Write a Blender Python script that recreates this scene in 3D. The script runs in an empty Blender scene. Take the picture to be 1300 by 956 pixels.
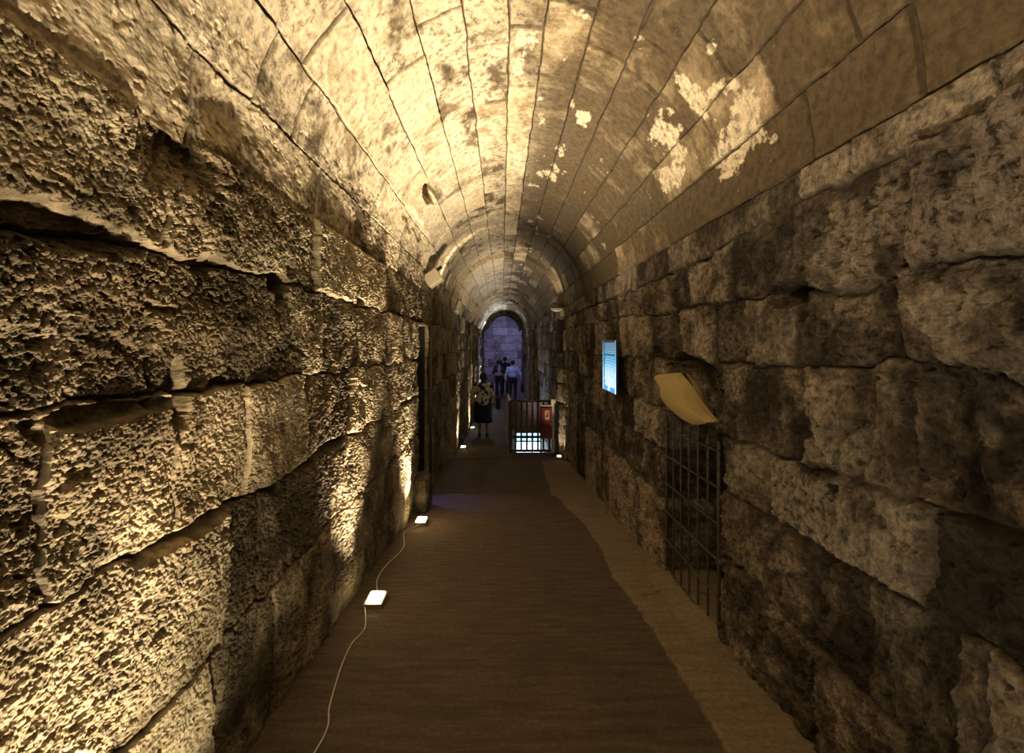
import bpy, bmesh, math, random
import numpy as np
from mathutils import Vector, Matrix

C = bpy.context.scene.collection
F = 600.0            # focal length in pixels of the 1300 px wide frame
XL, XR = -0.963, 1.18
rng = random.Random(7)

# ------------------------------------------------------------------ noise
def _h(ix, iy, seed):
    n = (ix.astype(np.int64) * 374761393 + iy.astype(np.int64) * 668265263 + seed * 1442695041) & 0xffffffff
    n = ((n ^ (n >> 13)) * 1274126177) & 0xffffffff
    n = (n ^ (n >> 16)) & 0xffffffff
    return n.astype(np.float64) / 4294967295.0

def vn(x, y, seed=0):
    x = np.asarray(x, float); y = np.asarray(y, float)
    ix = np.floor(x); iy = np.floor(y)
    fx = x - ix; fy = y - iy
    ux = fx * fx * fx * (fx * (fx * 6 - 15) + 10); uy = fy * fy * fy * (fy * (fy * 6 - 15) + 10)
    a = _h(ix, iy, seed); b = _h(ix + 1, iy, seed); c = _h(ix, iy + 1, seed); d = _h(ix + 1, iy + 1, seed)
    return (a + (b - a) * ux) * (1 - uy) + (c + (d - c) * ux) * uy      # 0..1

def fbm(x, y, seed=0, o=4, g=0.5):
    s = 0; a = 1.0; t = 0
    for i in range(o):
        s = s + a * (vn(x, y, seed + i * 17) * 2 - 1); t += a
        a *= g; x = x * 2.03 + 11.3; y = y * 2.01 - 7.7
    return s / t                                                         # -1..1

def sm(a, b, x):
    t = np.clip((x - a) / (b - a), 0, 1)
    return t * t * (3 - 2 * t)

# ------------------------------------------------------------------ materials
def mat(name):
    m = bpy.data.materials.new(name); m.use_nodes = True
    nt = m.node_tree; b = nt.nodes['Principled BSDF']
    return m, nt, b

def simple(name, col, rough=0.6, metal=0.0, noise=0.0, scale=30, bump=0.0, emit=None, es=0):
    m, nt, b = mat(name)
    b.inputs['Roughness'].default_value = rough; b.inputs['Metallic'].default_value = metal
    b.inputs['Base Color'].default_value = (*col, 1)
    if noise or bump:
        tc = nt.nodes.new('ShaderNodeTexCoord'); n = nt.nodes.new('ShaderNodeTexNoise')
        n.inputs['Scale'].default_value = scale; n.inputs['Detail'].default_value = 5
        nt.links.new(tc.outputs['Object'], n.inputs['Vector'])
        r = nt.nodes.new('ShaderNodeValToRGB')
        r.color_ramp.elements[0].position = 0.3; r.color_ramp.elements[1].position = 0.7
        r.color_ramp.elements[0].color = (*[c * (1 - noise) for c in col], 1)
        r.color_ramp.elements[1].color = (*[min(1, c * (1 + noise)) for c in col], 1)
        nt.links.new(n.outputs['Fac'], r.inputs['Fac']); nt.links.new(r.outputs['Color'], b.inputs['Base Color'])
        if bump:
            bp = nt.nodes.new('ShaderNodeBump'); bp.inputs['Strength'].default_value = bump; bp.inputs['Distance'].default_value = 0.01
            nt.links.new(n.outputs['Fac'], bp.inputs['Height']); nt.links.new(bp.outputs['Normal'], b.inputs['Normal'])
    if emit:
        b.inputs['Emission Color'].default_value = (*emit, 1); b.inputs['Emission Strength'].default_value = es
    return m

def stone_mat(name, dark, mid, light, pale, mortar, rough=0.9, scale=1.0, mottle=(0.35, 0.62), bump=0.35, bd=0.008, fine=0.55):
    """limestone: 'st' attribute = (tint per block, mortar, fresh pale patch)"""
    m, nt, b = mat(name); N = nt.nodes; L = nt.links
    b.inputs['Roughness'].default_value = rough
    b.inputs['Specular IOR Level'].default_value = 0.25
    tc = N.new('ShaderNodeTexCoord'); at = N.new('ShaderNodeAttribute'); at.attribute_name = 'st'
    sp = N.new('ShaderNodeSeparateColor'); L.new(at.outputs['Color'], sp.inputs['Color'])
    def noise(s, d, r=0.6, dist=0.0):
        n = N.new('ShaderNodeTexNoise'); n.inputs['Scale'].default_value = s * scale; n.inputs['Detail'].default_value = d
        n.inputs['Roughness'].default_value = r; n.inputs['Distortion'].default_value = dist
        L.new(tc.outputs['Object'], n.inputs['Vector']); return n
    def ramp(fac, stops):
        r = N.new('ShaderNodeValToRGB'); e = r.color_ramp.elements
        e[0].position = stops[0][0]; e[0].color = (*stops[0][1], 1)
        e[1].position = stops[-1][0]; e[1].color = (*stops[-1][1], 1)
        for p, c in stops[1:-1]:
            q = e.new(p); q.color = (*c, 1)
        L.new(fac, r.inputs['Fac']); return r
    def mix(f, a, c, typ='MIX'):
        x = N.new('ShaderNodeMix'); x.data_type = 'RGBA'; x.blend_type = typ
        if isinstance(f, float): x.inputs[0].default_value = f
        else: L.new(f, x.inputs[0])
        for s, v in ((6, a), (7, c)):
            if isinstance(v, tuple): x.inputs[s].default_value = (*v, 1)
            else: L.new(v, x.inputs[s])
        return x.outputs[2]
    n1 = noise(3.2, 8, 0.62, 0.6); n2 = noise(24, 9, 0.72, 0.3); n3 = noise(1.1, 4)
    # tint shifts the mottling of every block
    ad = N.new('ShaderNodeMath'); ad.operation = 'MULTIPLY_ADD'; ad.inputs[1].default_value = 0.28; L.new(sp.outputs['Red'], ad.inputs[0])
    L.new(n1.outputs['Fac'], ad.inputs[2])
    sb = N.new('ShaderNodeMath'); sb.operation = 'SUBTRACT'; L.new(ad.outputs[0], sb.inputs[0]); sb.inputs[1].default_value = 0.14
    r1 = ramp(sb.outputs[0], [(mottle[0], dark), ((mottle[0] + mottle[1]) / 2, mid), (mottle[1], light)])
    r2 = ramp(n2.outputs['Fac'], [(0.36, (fine, fine, fine)), (0.60, (1.15, 1.13, 1.10))])
    c = mix(1.0, r1.outputs['Color'], r2.outputs['Color'], 'MULTIPLY')
    r3 = ramp(n3.outputs['Fac'], [(0.35, (1.0, 0.93, 0.84)), (0.65, (0.93, 1.0, 0.98))])
    c = mix(0.8, c, r3.outputs['Color'], 'MULTIPLY')
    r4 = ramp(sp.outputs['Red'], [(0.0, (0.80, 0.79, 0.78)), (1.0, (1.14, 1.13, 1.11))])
    c = mix(1.0, c, r4.outputs['Color'], 'MULTIPLY')
    r5 = ramp(n2.outputs['Fac'], [(0.38, (0.35, 0.35, 0.35)), (0.48, (1, 1, 1))])
    pf = N.new('ShaderNodeMath'); pf.operation = 'MULTIPLY'; L.new(sp.outputs['Blue'], pf.inputs[0]); L.new(r5.outputs['Color'], pf.inputs[1])
    c = mix(pf.outputs[0], c, mix(1.0, pale, r2.outputs['Color'], 'MULTIPLY'))
    c = mix(sp.outputs['Green'], c, mortar)
    L.new(c, b.inputs['Base Color'])
    nb = noise(60, 8, 0.7); nv = noise(14, 5, 0.6)
    a2 = N.new('ShaderNodeMath'); a2.operation = 'MULTIPLY_ADD'; a2.inputs[1].default_value = 1.6
    L.new(nv.outputs['Fac'], a2.inputs[0]); L.new(nb.outputs['Fac'], a2.inputs[2])
    bp = N.new('ShaderNodeBump'); bp.inputs['Strength'].default_value = bump; bp.inputs['Distance'].default_value = bd
    L.new(a2.outputs[0], bp.inputs['Height']); L.new(bp.outputs['Normal'], b.inputs['Normal'])
    return m

M_left = stone_mat('rough_limestone', (0.10, 0.080, 0.050), (0.25, 0.205, 0.135), (0.44, 0.375, 0.26), (0.6, 0.5, 0.34), (0.12, 0.09, 0.055), bump=0.5, bd=0.006)
M_right = stone_mat('weathered_brown_limestone', (0.062, 0.049, 0.038), (0.175, 0.142, 0.112), (0.38, 0.325, 0.265), (0.56, 0.47, 0.37), (0.085, 0.07, 0.052), mottle=(0.38, 0.62), bump=1.0, bd=0.012, fine=0.28, scale=1.4)
M_vault = stone_mat('vault_limestone', (0.15, 0.115, 0.072), (0.34, 0.275, 0.18), (0.60, 0.51, 0.36), (0.80, 0.70, 0.51), (0.11, 0.085, 0.055), mottle=(0.38, 0.68), bump=0.3, bd=0.005)

# ------------------------------------------------------------------ mesh helpers
def mesh_obj(name, verts, faces, m, parent=None, attr=None, smooth=False):
    me = bpy.data.meshes.new(name)
    verts = np.asarray(verts, np.float32); faces = np.asarray(faces, np.int32)
    me.vertices.add(len(verts)); me.vertices.foreach_set('co', verts.ravel())
    me.loops.add(faces.size); me.loops.foreach_set('vertex_index', faces.ravel())
    me.polygons.add(len(faces)); me.polygons.foreach_set('loop_start', np.arange(0, faces.size, 4, dtype=np.int32))
    me.polygons.foreach_set('loop_total', np.full(len(faces), 4, np.int32))
    me.update(calc_edges=True)
    me.polygons.foreach_set('use_smooth', np.full(len(faces), smooth, bool))
    if attr is not None:
        ca = me.color_attributes.new('st', 'FLOAT_COLOR', 'POINT')
        ca.data.foreach_set('color', np.asarray(attr, np.float32).ravel())
    me.materials.append(m)
    o = bpy.data.objects.new(name, me); C.objects.link(o)
    if parent: o.parent = parent
    return o

def grid(Yc, Tc, fn, keep=None, base=0):
    """fn(Y, T) -> pos (n,3), attr (n,4); returns verts, attrs, faces"""
    Y, T = np.meshgrid(Yc, Tc, indexing='ij')
    P, A = fn(Y, T)
    ny, nt = Y.shape
    idx = np.arange(ny * nt).reshape(ny, nt)
    f = np.stack([idx[:-1, :-1], idx[1:, :-1], idx[1:, 1:], idx[:-1, 1:]], -1)
    if keep is not None:
        yc = (Yc[:-1] + Yc[1:]) / 2; tc = (Tc[:-1] + Tc[1:]) / 2
        k = keep(*np.meshgrid(yc, tc, indexing='ij'))
        f = f[k]
    return P.reshape(-1, 3), A.reshape(-1, 4), f.reshape(-1, 4) + base

def cols(px0, a, y0, y1, k, lo, hi):
    ys = [y0]
    while ys[-1] < y1:
        y = ys[-1]; d = min(max(y * y / (F * a) * k, lo), hi); ys.append(y + d)
    return np.array(ys)

def obj_bm(name, bm, m, parent=None, smooth=False):
    me = bpy.data.meshes.new(name); bm.normal_update(); bm.to_mesh(me); bm.free()
    if smooth:
        for p in me.polygons: p.use_smooth = True
    me.materials.append(m)
    o = bpy.data.objects.new(name, me); C.objects.link(o)
    if parent: o.parent = parent
    return o

def bx(bm, c, s, rot=None, bevel=0.0):
    r = bmesh.ops.create_cube(bm, size=1.0)
    vs = r['verts']
    M = Matrix.Translation(Vector(c)) @ (rot.to_4x4() if rot else Matrix.Identity(4)) @ Matrix.Diagonal((s[0], s[1], s[2], 1))
    bmesh.ops.transform(bm, matrix=M, verts=vs)
    if bevel:
        es = list({e for v in vs for e in v.link_edges})
        bmesh.ops.bevel(bm, geom=es, offset=bevel, segments=2, affect='EDGES', profile=0.5)

def tube(bm, pts, r, n=10, cap=True):
    pts = [Vector(p) for p in pts]
    rs = r if isinstance(r, (list, tuple)) else [r] * len(pts)
    rings = []; up = None
    for i, p in enumerate(pts):
        d = (pts[min(i + 1, len(pts) - 1)] - pts[max(i - 1, 0)]).normalized()
        if up is None or abs(up.dot(d)) > 0.95:
            up = Vector((0, 0, 1)) if abs(d.z) < 0.9 else Vector((1, 0, 0))
        a = d.cross(up).normalized(); b = a.cross(d).normalized(); up = b
        rings.append([bm.verts.new(p + (a * math.cos(t) + b * math.sin(t)) * rs[i]) for t in [2 * math.pi * k / n for k in range(n)]])
    for A, B in zip(rings, rings[1:]):
        for k in range(n):
            bm.faces.new((A[k], A[(k + 1) % n], B[(k + 1) % n], B[k]))
    if cap:
        bm.faces.new(rings[0][::-1]); bm.faces.new(rings[-1])

def ball(bm, c, r, sx=1, sy=1, sz=1, seg=20, rot=None):
    M = Matrix.Translation(Vector(c)) @ (rot.to_4x4() if rot else Matrix.Identity(4)) @ Matrix.Diagonal((sx, sy, sz, 1))
    bmesh.ops.create_uvsphere(bm, u_segments=seg, v_segments=seg // 2, radius=r, matrix=M)

def smooth(pts, n=8):
    out = []; P = [Vector(p) for p in pts]; P = [P[0]] + P + [P[-1]]
    for i in range(1, len(P) - 2):
        for j in range(n):
            t = j / n; a, b_, c, d = P[i - 1:i + 3]
            out.append(0.5 * ((2 * b_) + (c - a) * t + (2 * a - 5 * b_ + 4 * c - d) * t * t + (3 * b_ - a - 3 * c + d) * t ** 3))
    out.append(P[-2]); return out

def thing(name, label, cat, loc=(0, 0, 0), rz=0, group=None):
    o = bpy.data.objects.new(name, None); C.objects.link(o)
    o.location = loc; o.rotation_euler = (0, 0, rz); o.empty_display_size = 0.1
    o['label'] = label; o['category'] = cat
    if group: o['group'] = group
    return o

def tag(o, label, cat, group=None):
    o['label'] = label; o['category'] = cat
    if group: o['group'] = group
    return o

def struct(o, label, cat):
    o['kind'] = 'structure'; o['label'] = label; o['category'] = cat
    return o

# ------------------------------------------------------------------ block pattern
def blocks(Y, v, lines, joints, wob=0.012, jw=0.014, seed=0):
    """lines: list of (Ypts, vpts) rising; joints[k]: sorted Y of joints in course k (below line k).
       returns distance to the nearest joint, tint, r2, course, local tilt coords"""
    w1 = fbm(Y * 5, v * 5, seed + 1, 3) * wob; w2 = fbm(Y * 5 + 40, v * 5, seed + 2, 3) * wob
    vv = v + w1 + fbm(Y * 25, v * 25, seed + 5, 2) * wob * 0.35
    yy = Y + w2 + fbm(Y * 25, v * 25 + 9, seed + 6, 2) * wob * 0.35
    LV = [np.interp(Y, l[0], l[1]) for l in lines]
    k = np.zeros(Y.shape, int)
    for L in LV: k += vv > L
    dv = np.full(Y.shape, 9.0)
    for L in LV: dv = np.minimum(dv, np.abs(vv - L))
    dj = np.full(Y.shape, 9.0); idx = np.zeros(Y.shape, int); yc = np.zeros(Y.shape)
    for c in range(len(lines) + 1):
        js = np.array([-99.0] + sorted(joints[c]) + [99.0]); m = k == c
        i = np.searchsorted(js, yy[m]); i = np.clip(i, 1, len(js) - 1)
        idx[m] = i
        dj[m] = np.minimum(yy[m] - js[i - 1], js[i] - yy[m])
        yc[m] = yy[m] - (js[i] + js[i - 1]) / 2
    r = lambda s: _h(idx, k, seed + s)
    return dv, dj, r(100), r(200), r(300), k, np.clip(yc, -1, 1)

def fill_joints(known, y_from, y_to, lo, hi, rs):
    js = sorted(known); y = js[-1] if js else y_from
    if not js or js[0] > y_from + lo:
        z = (js[0] if js else y_from + 0.3)
        while z > y_from + lo:
            z -= rs.uniform(lo, hi); js.append(z)
    y = max(js) if js else y_from
    while y < y_to:
        y += rs.uniform(lo, hi); js.append(y)
    return sorted(js)

def zfloor(Y):
    Y = np.asarray(Y, float)
    z = -1.40 - 0.083 * np.minimum(Y, 13.0)
    return z - 0.015 * sm(5.93, 5.90, Y) * 0 - 0.012 * sm(5.88, 5.91, Y) - 0.02 * sm(8.42, 8.46, Y)

def hole(Y, v, y0, v0, ry, rv, depth, seed=0, p=3):
    a = np.arctan2((v - v0) / rv, (Y - y0) / ry)
    q = 1 + 0.22 * fbm(Y * 22 + seed, v * 22, seed, 3)
    d = (np.abs((Y - y0) / (ry * q)) ** p + np.abs((v - v0) / (rv * q)) ** p) ** (1 / p)
    return -depth * (1 - sm(0.82, 1.12, d))

def box_hole(Y, v, y0, y1, v0, v1, depth, e=0.012, rough=0.01, seed=0):
    n = fbm(Y * 9, v * 9, seed, 4) * rough
    a = sm(y0 - e, y0, Y + n) * (1 - sm(y1, y1 + e, Y + n)) * sm(v0 - e, v0, v + n) * (1 - sm(v1, v1 + e, v + n))
    return -depth * a

# ------------------------------------------------------------------ LEFT WALL
rs = random.Random(11)
Lx = -XL
def yl(px): return F * Lx / (637 - px)
def yr(px): return F * XR / (px - 637)
L_lines = [([0, 6, 30], [-1.03, -1.04, -1.04]), ([0, 1.3, 2, 6, 30], [-0.575, -0.56, -0.595, -0.60, -0.62]),
           ([0, 1.2, 2.4, 5.4, 30], [-0.15, -0.14, -0.165, -0.19, -0.2]), ([0, 1.6, 2.1, 3, 30], [0.255, 0.265, 0.275, 0.26, 0.27])]
L_j = [fill_joints([yl(270), yl(349), yl(425), yl(488), yl(499)], -4, 26, 0.6, 1.1, rs),
       fill_joints([yl(286), yl(333), yl(425), yl(488)], -4, 26, 0.6, 1.1, rs),
       fill_joints([0.35, yl(57), yl(224), yl(314), yl(389), yl(446), yl(491)], -4, 26, 0.5, 1.1, rs),
       fill_joints([0.55, yl(193), yl(368), yl(411), yl(455), yl(492)], -4, 26, 0.5, 1.0, rs),
       fill_joints([yl(215), yl(400), yl(491), yl(520)], -4, 26, 0.5, 1.1, rs)]

def left_fn(Y, T):
    zf = zfloor(Y) - 0.04; top = 0.655 + 0.02 * sm(2.5, 6, Y)
    v = zf + (top - zf) * T
    dv, dj, t, r2, r3, k, yc = blocks(Y, v, L_lines, L_j, wob=0.03, seed=3)
    near = 1 - sm(6, 14, Y)
    # ragged joints: wide chipped ones in places
    chip = sm(0.0, 0.6, fbm(Y * 3.1, v * 3.1, 21, 3))
    wv = 0.004 + 0.030 * chip ** 2; wj = 0.0015 + 0.010 * chip * sm(0.4, 0.9, r2)
    hv = sm(0.15, 1.0, dv / (wv + 0.006)); hj = sm(0.05, 1.0, dj / (wj + 0.005))
    prof = np.minimum(hv, hj)
    dep = 0.028 + 0.026 * chip
    d = -dep * (1 - prof)
    dm = np.minimum(dv, dj)
    d += 0.006 * sm(0, 0.10, dm)                                   # pillow faces
    d += (t - 0.5) * 0.035 + (r3 - 0.5) * 0.05 * yc                # block set-back, tilt
    # pitted coarse stone
    d += 0.018 * fbm(Y * 5, v * 5, 31, 3)
    pit = fbm(Y * 46 + 0.5 * v, v * 58, 41, 4, 0.68)
    rgh = 0.55 + 0.9 * sm(-0.4, 0.5, fbm(Y * 2.5, v * 2.5, 43, 2) + (r2 - 0.5) * 0.6)
    d += near * (0.45 + 0.55 * prof) * rgh * (0.0075 * pit - 0.011 * sm(0.15, 0.6, fbm(Y * 60, v * 76, 47, 3)) - 0.014 * sm(0.30, 0.65, fbm(Y * 13, v * 20, 48, 4)))
    d += near * (0.5 + 0.5 * prof) * 0.0042 * fbm(Y * 120, v * 120, 53, 2)
    # eroded hollow below the springing, and other big losses
    d += -0.055 * sm(0.0, 1.0, (1 - np.hypot((Y - 1.42) / 0.33, (v - 0.57) / 0.17)) + 0.35 * fbm(Y * 9, v * 9, 61, 4))
    d += -0.05 * sm(0.25, 0.7, (1 - np.hypot((Y - 1.05) / 0.5, (v - 0.26) / 0.07)) + 0.35 * fbm(Y * 9, v * 9, 62, 4))
    d += -0.06 * sm(0.3, 0.7, (1 - np.hypot((Y - 1.42) / 0.06, (v + 0.17) / 0.17)) + 0.3 * fbm(Y * 12, v * 12, 63, 4))
    d += -0.05 * sm(0.3, 0.7, (1 - np.hypot((Y - 1.15) / 0.34, (v + 0.17) / 0.05)) + 0.3 * fbm(Y * 12, v * 12, 64, 4))
    d += -0.05 * sm(0.3, 0.7, (1 - np.hypot((Y - 1.5) / 0.40, (v + 0.575) / 0.05)) + 0.3 * fbm(Y * 12, v * 12, 65, 4))
    d += -0.035 * sm(0.3, 0.7, (1 - np.hypot((Y - 4.4) / 0.5, (v - 0.27) / 0.05)) + 0.4 * fbm(Y * 12, v * 12, 66, 4))
    d += hole(Y, v, 2.05, 0.262, 0.085, 0.042, 0.13, 5) + hole(Y, v, 2.07, 0.20, 0.05, 0.05, 0.05, 8)
    d += hole(Y, v, 3.22, 0.275, 0.10, 0.035, 0.09, 6) + hole(Y, v, 2.42, 0.665, 0.05, 0.02, 0.05, 7)
    # foot of the wall sinks back, springing joint
    d += -0.03 * (1 - sm(0.0, 0.035, top - v))
    # shallow piers further down the tunnel
    for yp, w in ((9.0, 0.35), (11.35, 0.3), (14.6, 0.3), (17.2, 0.3), (20.6, 0.3)):
        d += 0.055 * sm(yp - 0.03, yp, Y) * (1 - sm(yp + w, yp + w + 0.03, Y)) * (v < 0.6)
    # side doorway
    door = box_hole(Y, v, 5.42, 5.98, -5, 0.205, 1.0, e=0.012, rough=0.012, seed=77)
    d = np.where(door < -0.3, door + 0.004 * pit, d + door)
    x = XL - 0.0 + d
    pale = sm(0.25, 0.5, fbm(Y * 4, v * 4, 71, 4)) * 0.25
    A = np.stack([t * 0.8 + 0.1, (1 - prof) * 0.8 * near, pale, np.ones_like(Y)], -1)
    return np.stack([x, Y, v], -1), A

near_cols = cols(0, Lx, 0.45, 7.0, 1.25, 0.0017, 0.03)
back_cols = np.concatenate([np.arange(-4.0, -0.6, 0.04), np.arange(-0.6, 0.0, 0.012), np.arange(0.0, 0.45, 0.0045)])
door_cols = np.concatenate([np.linspace(5.405, 5.425, 5), np.linspace(5.975, 5.995, 5)])
yc1 = np.unique(np.round(np.concatenate([back_cols, near_cols[(near_cols < 5.4) | (near_cols > 6.0)], door_cols, np.arange(5.44, 5.96, 0.04)]), 5))
yc2 = np.unique(np.round(np.concatenate([[yc1[-1]], np.arange(yc1[-1] + 0.04, 26, 0.04)]), 5))
V1, A1, F1 = grid(yc1, np.linspace(0, 1, 820), left_fn)
V2, A2, F2 = grid(yc2, np.linspace(0, 1, 230), left_fn, base=len(V1))
# +x side must face the tunnel
o = mesh_obj('wall_left', np.concatenate([V1, V2]), np.concatenate([F1, F2]), M_left, attr=np.concatenate([A1, A2]))
struct(o, 'left tunnel wall of rough pitted limestone blocks lit from the floor', 'wall')

# ------------------------------------------------------------------ RIGHT WALL
R_lines = [([0, 30], [-1.14, -1.14]), ([0, 1.2, 2, 30], [-0.745, -0.755, -0.78, -0.80]), ([0, 1.1, 2, 30], [-0.44, -0.445, -0.48, -0.50]),
           ([0, 1.0, 1.35, 1.8, 5, 30], [-0.10, -0.09, -0.045, -0.10, -0.14, -0.14]), ([0, 1.1, 1.5, 2.2, 5, 30], [0.23, 0.225, 0.20, 0.205, 0.255, 0.27]),
           ([0, 1.2, 1.35, 1.9, 2.6, 3.5, 30], [0.54, 0.56, 0.55, 0.555, 0.50, 0.48, 0.47])]
R_j = [fill_joints([0.9, yr(1150), yr(1030)], -4, 26, 0.5, 1.0, rs),
       fill_joints([yr(1248), yr(1207), yr(1100), yr(1025)], -4, 26, 0.4, 0.9, rs),
       fill_joints([yr(1175), yr(1054), yr(975), yr(920)], -4, 26, 0.4, 0.9, rs),
       fill_joints([yr(1198), yr(1150), yr(1060), yr(1018), yr(925)], -4, 26, 0.35, 0.8, rs),
       fill_joints([yr(1142), yr(1057), yr(1010), yr(948), yr(907), yr(863), yr(824), yr(785)], -4, 26, 0.4, 0.8, rs),
       fill_joints([yr(1168), yr(1010), yr(930), yr(875), yr(851), yr(826), yr(804), yr(785)], -4, 26, 0.4, 0.8, rs),
       fill_joints([yr(1079), yr(1012), yr(975), yr(900), yr(848)], -4, 26, 0.4, 0.8, rs)]

def step_right(Y):   # the tunnel narrows at a projecting arch
    return 0.085 * sm(9.10, 9.12, Y)

def right_fn(Y, T):
    zf = zfloor(Y) - 0.04; top = 0.70
    v = zf + (top - zf) * T
    dv, dj, t, r2, r3, k, yc = blocks(Y, v, R_lines, R_j, wob=0.035, seed=5)
    near = 1 - sm(6, 14, Y)
    chip = sm(-0.1, 0.6, fbm(Y * 3.3, v * 3.3, 121, 3))
    low = v < 0.5
    wv = 0.004 + 0.026 * chip ** 2; wj = 0.003 + 0.018 * chip ** 2 * sm(0.3, 0.9, r2)
    wv = np.where(low, wv, wv * 0.4); wj = np.where(low, wj, wj * 0.35)
    prof = np.minimum(sm(0.15, 1.0, dv / (wv + 0.01)), sm(0.15, 1.0, dj / (wj + 0.008)))
    dep = np.where(low, 0.016 + 0.036 * chip, 0.012)
    d = -dep * (1 - prof)
    d += 0.006 * sm(0, 0.10, np.minimum(dv, dj)) * low
    d += ((t - 0.5) * 0.030 + (r3 - 0.5) * 0.05 * yc) * np.where(low, 1, 0.35)
    d += 0.013 * fbm(Y * 4, v * 4, 131, 3) * np.where(low, 1, 0.5)
    # bedding streaks and flaking
    rt = fbm(Y * 14, v * 36, 141, 4, 0.65)
    rt2 = fbm(Y * 42, v * 12, 143, 4, 0.65)
    col = ((k == 3) | (k == 2) & (v > -0.35)) & (Y < 2.3)
    rough = np.where(low, 1.0, 0.25)
    d += near * prof * rough * 0.016 * np.where(r3 > 0.45, rt, rt2)
    d += near * prof * rough * -0.020 * sm(0.12, 0.5, fbm(Y * 20, v * 20, 147, 4))
    d += near * prof * 0.005 * fbm(Y * 60, v * 60, 153, 4, 0.65)
    # deep upright erosion flutes
    fl = np.abs(fbm(Y * 7.5 + 0.35 * v, v * 1.3, 161, 2))
    d += np.where(k == 3, -0.042 * (1 - sm(0.0, 0.14, fl + 0.05 * rt2)) * (1 - sm(2.0, 2.3, Y)) * sm(0, 0.05, dv), 0)
    # joints of special width
    d += -0.05 * (1 - sm(0.5, 1.0, np.abs(Y - yr(1142) + 0.01 * fbm(v * 8, v * 0, 5, 3)) / 0.035)) * sm(-0.1, -0.04, v) * (1 - sm(0.17, 0.22, v))
    d += -0.05 * (1 - sm(0.4, 1.0, np.abs(Y - yr(1195) + 0.02 * fbm(v * 6, v * 0, 6, 3)) / 0.03)) * sm(-0.44, -0.4, v) * (1 - sm(-0.12, -0.07, v))
    d += hole(Y, v, 1.955, 0.205, 0.125, 0.052, 0.16, 9) + hole(Y, v, 3.65, -0.05, 0.1, 0.03, 0.05, 3)
    # block faces that stand proud or back in the upper right corner
    d += 0.05 * (k == 5) * (Y < yr(1168)) + 0.01 * (k == 4) * (Y < yr(1142))
    # ragged cavity over the grille, where the sack is wedged
    q = 1 - np.hypot((Y - 2.98) / 0.50, (v + 0.30) / 0.25)
    d += -0.16 * sm(0.0, 0.35, q + 0.18 * fbm(Y * 7, v * 7, 171, 4))
    # grille opening
    g = box_hole(Y, v, 2.56, 3.42, -5, -0.50, 0.55, e=0.012, rough=0.03, seed=177)
    d = np.where(g < -0.2, g + 0.02 * fbm(Y * 8, v * 8, 179, 4) - 0.0, d + g * 0.8)
    d += -0.03 * (1 - sm(0.0, 0.02, top - v))
    x = XR - d - step_right(Y)
    pale = sm(0.05, 0.35, fbm(Y * 5, v * 5, 191, 5) + 0.10 * (v - 0.1)) * (0.15 + 0.35 * sm(0.5, 1, r2))
    pale = pale * (1 - 0.6 * sm(0, -0.8, v))
    pale = np.where((k == 5) & (Y < yr(1168)), np.maximum(pale, 0.42 * sm(-0.5, 0.1, fbm(Y * 4, v * 7, 15, 4))), pale)
    # one freshly broken pale block
    nb = (k == 2) & (Y > yr(1054)) & (Y < yr(975))
    pale = np.where(nb, np.maximum(pale, 0.55 * sm(-0.3, 0.1, fbm(Y * 5, v * 5, 5, 3))), pale)
    A = np.stack([t * 0.9, (1 - prof) * 0.7 * near, pale, np.ones_like(Y)], -1)
    return np.stack([x, Y, v], -1), A

nr = cols(0, XR, 0.45, 7.0, 1.25, 0.0017, 0.03)
gc = np.concatenate([np.linspace(2.545, 2.565, 5), np.linspace(3.415, 3.435, 5)])
yr1 = np.unique(np.round(np.concatenate([back_cols, nr, gc]), 5))
yr2 = np.unique(np.round(np.concatenate([[yr1[-1]], np.arange(yr1[-1] + 0.04, 9.08, 0.04), np.linspace(9.09, 9.13, 6), np.arange(9.16, 26, 0.04)]), 5))
V1, A1, F1 = grid(yr1, np.linspace(0, 1, 620), right_fn)
V2, A2, F2 = grid(yr2, np.linspace(0, 1, 230), right_fn, base=len(V1))
o = mesh_obj('wall_right', np.concatenate([V1, V2]), np.concatenate([F1, F2])[:, ::-1], M_right, attr=np.concatenate([A1, A2]))
struct(o, 'right tunnel wall of weathered brown blocks with a low barred opening', 'wall')

# ------------------------------------------------------------------ VAULT
CX, R0, H0 = (XL + XR) / 2, (XR - XL) / 2, 1.08
def vpt(phi, inset=0.0):
    x = CX - (R0 - inset) * np.cos(phi); z = 0.65 + 0.04 * phi / math.pi + (H0 - inset) * np.sin(phi)
    return x, z
ph = np.linspace(0, math.pi, 4001); vx, vz = vpt(ph); ang = np.unwrap(np.arctan2(vz, -vx))       # direction seen from the eye line
arc = np.concatenate([[0], np.cumsum(np.hypot(np.diff(vx), np.diff(vz)))]); ATOT = arc[-1]
def phi_of(t):    # t = rise/run of the joint, run>0 to the right
    a = math.atan2(abs(t), -math.copysign(1, t)) if t < 0 else math.atan2(t, -1.0)
    a = math.atan2(abs(t), 1.0) if t < 0 else math.pi - math.atan2(t, 1.0)
    return float(np.interp(a, ang, ph))
ratios = [-0.976, -1.41, -2.22, -3.76, -8.7, 40, 7.3, 3.5, 2.27, 1.585, 1.14, 0.835]
phs = [phi_of(t) for t in ratios]
arcs = [float(np.interp(p, ph, arc)) for p in phs]
def yv(px, py):   # depth of a vault point seen at a pixel
    p = phi_of((436 - py) / (px - 637.0001)); x, z = vpt(p); return F * z / (436 - py)
V_lines = [([0, 30], [a, a]) for a in arcs]
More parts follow.
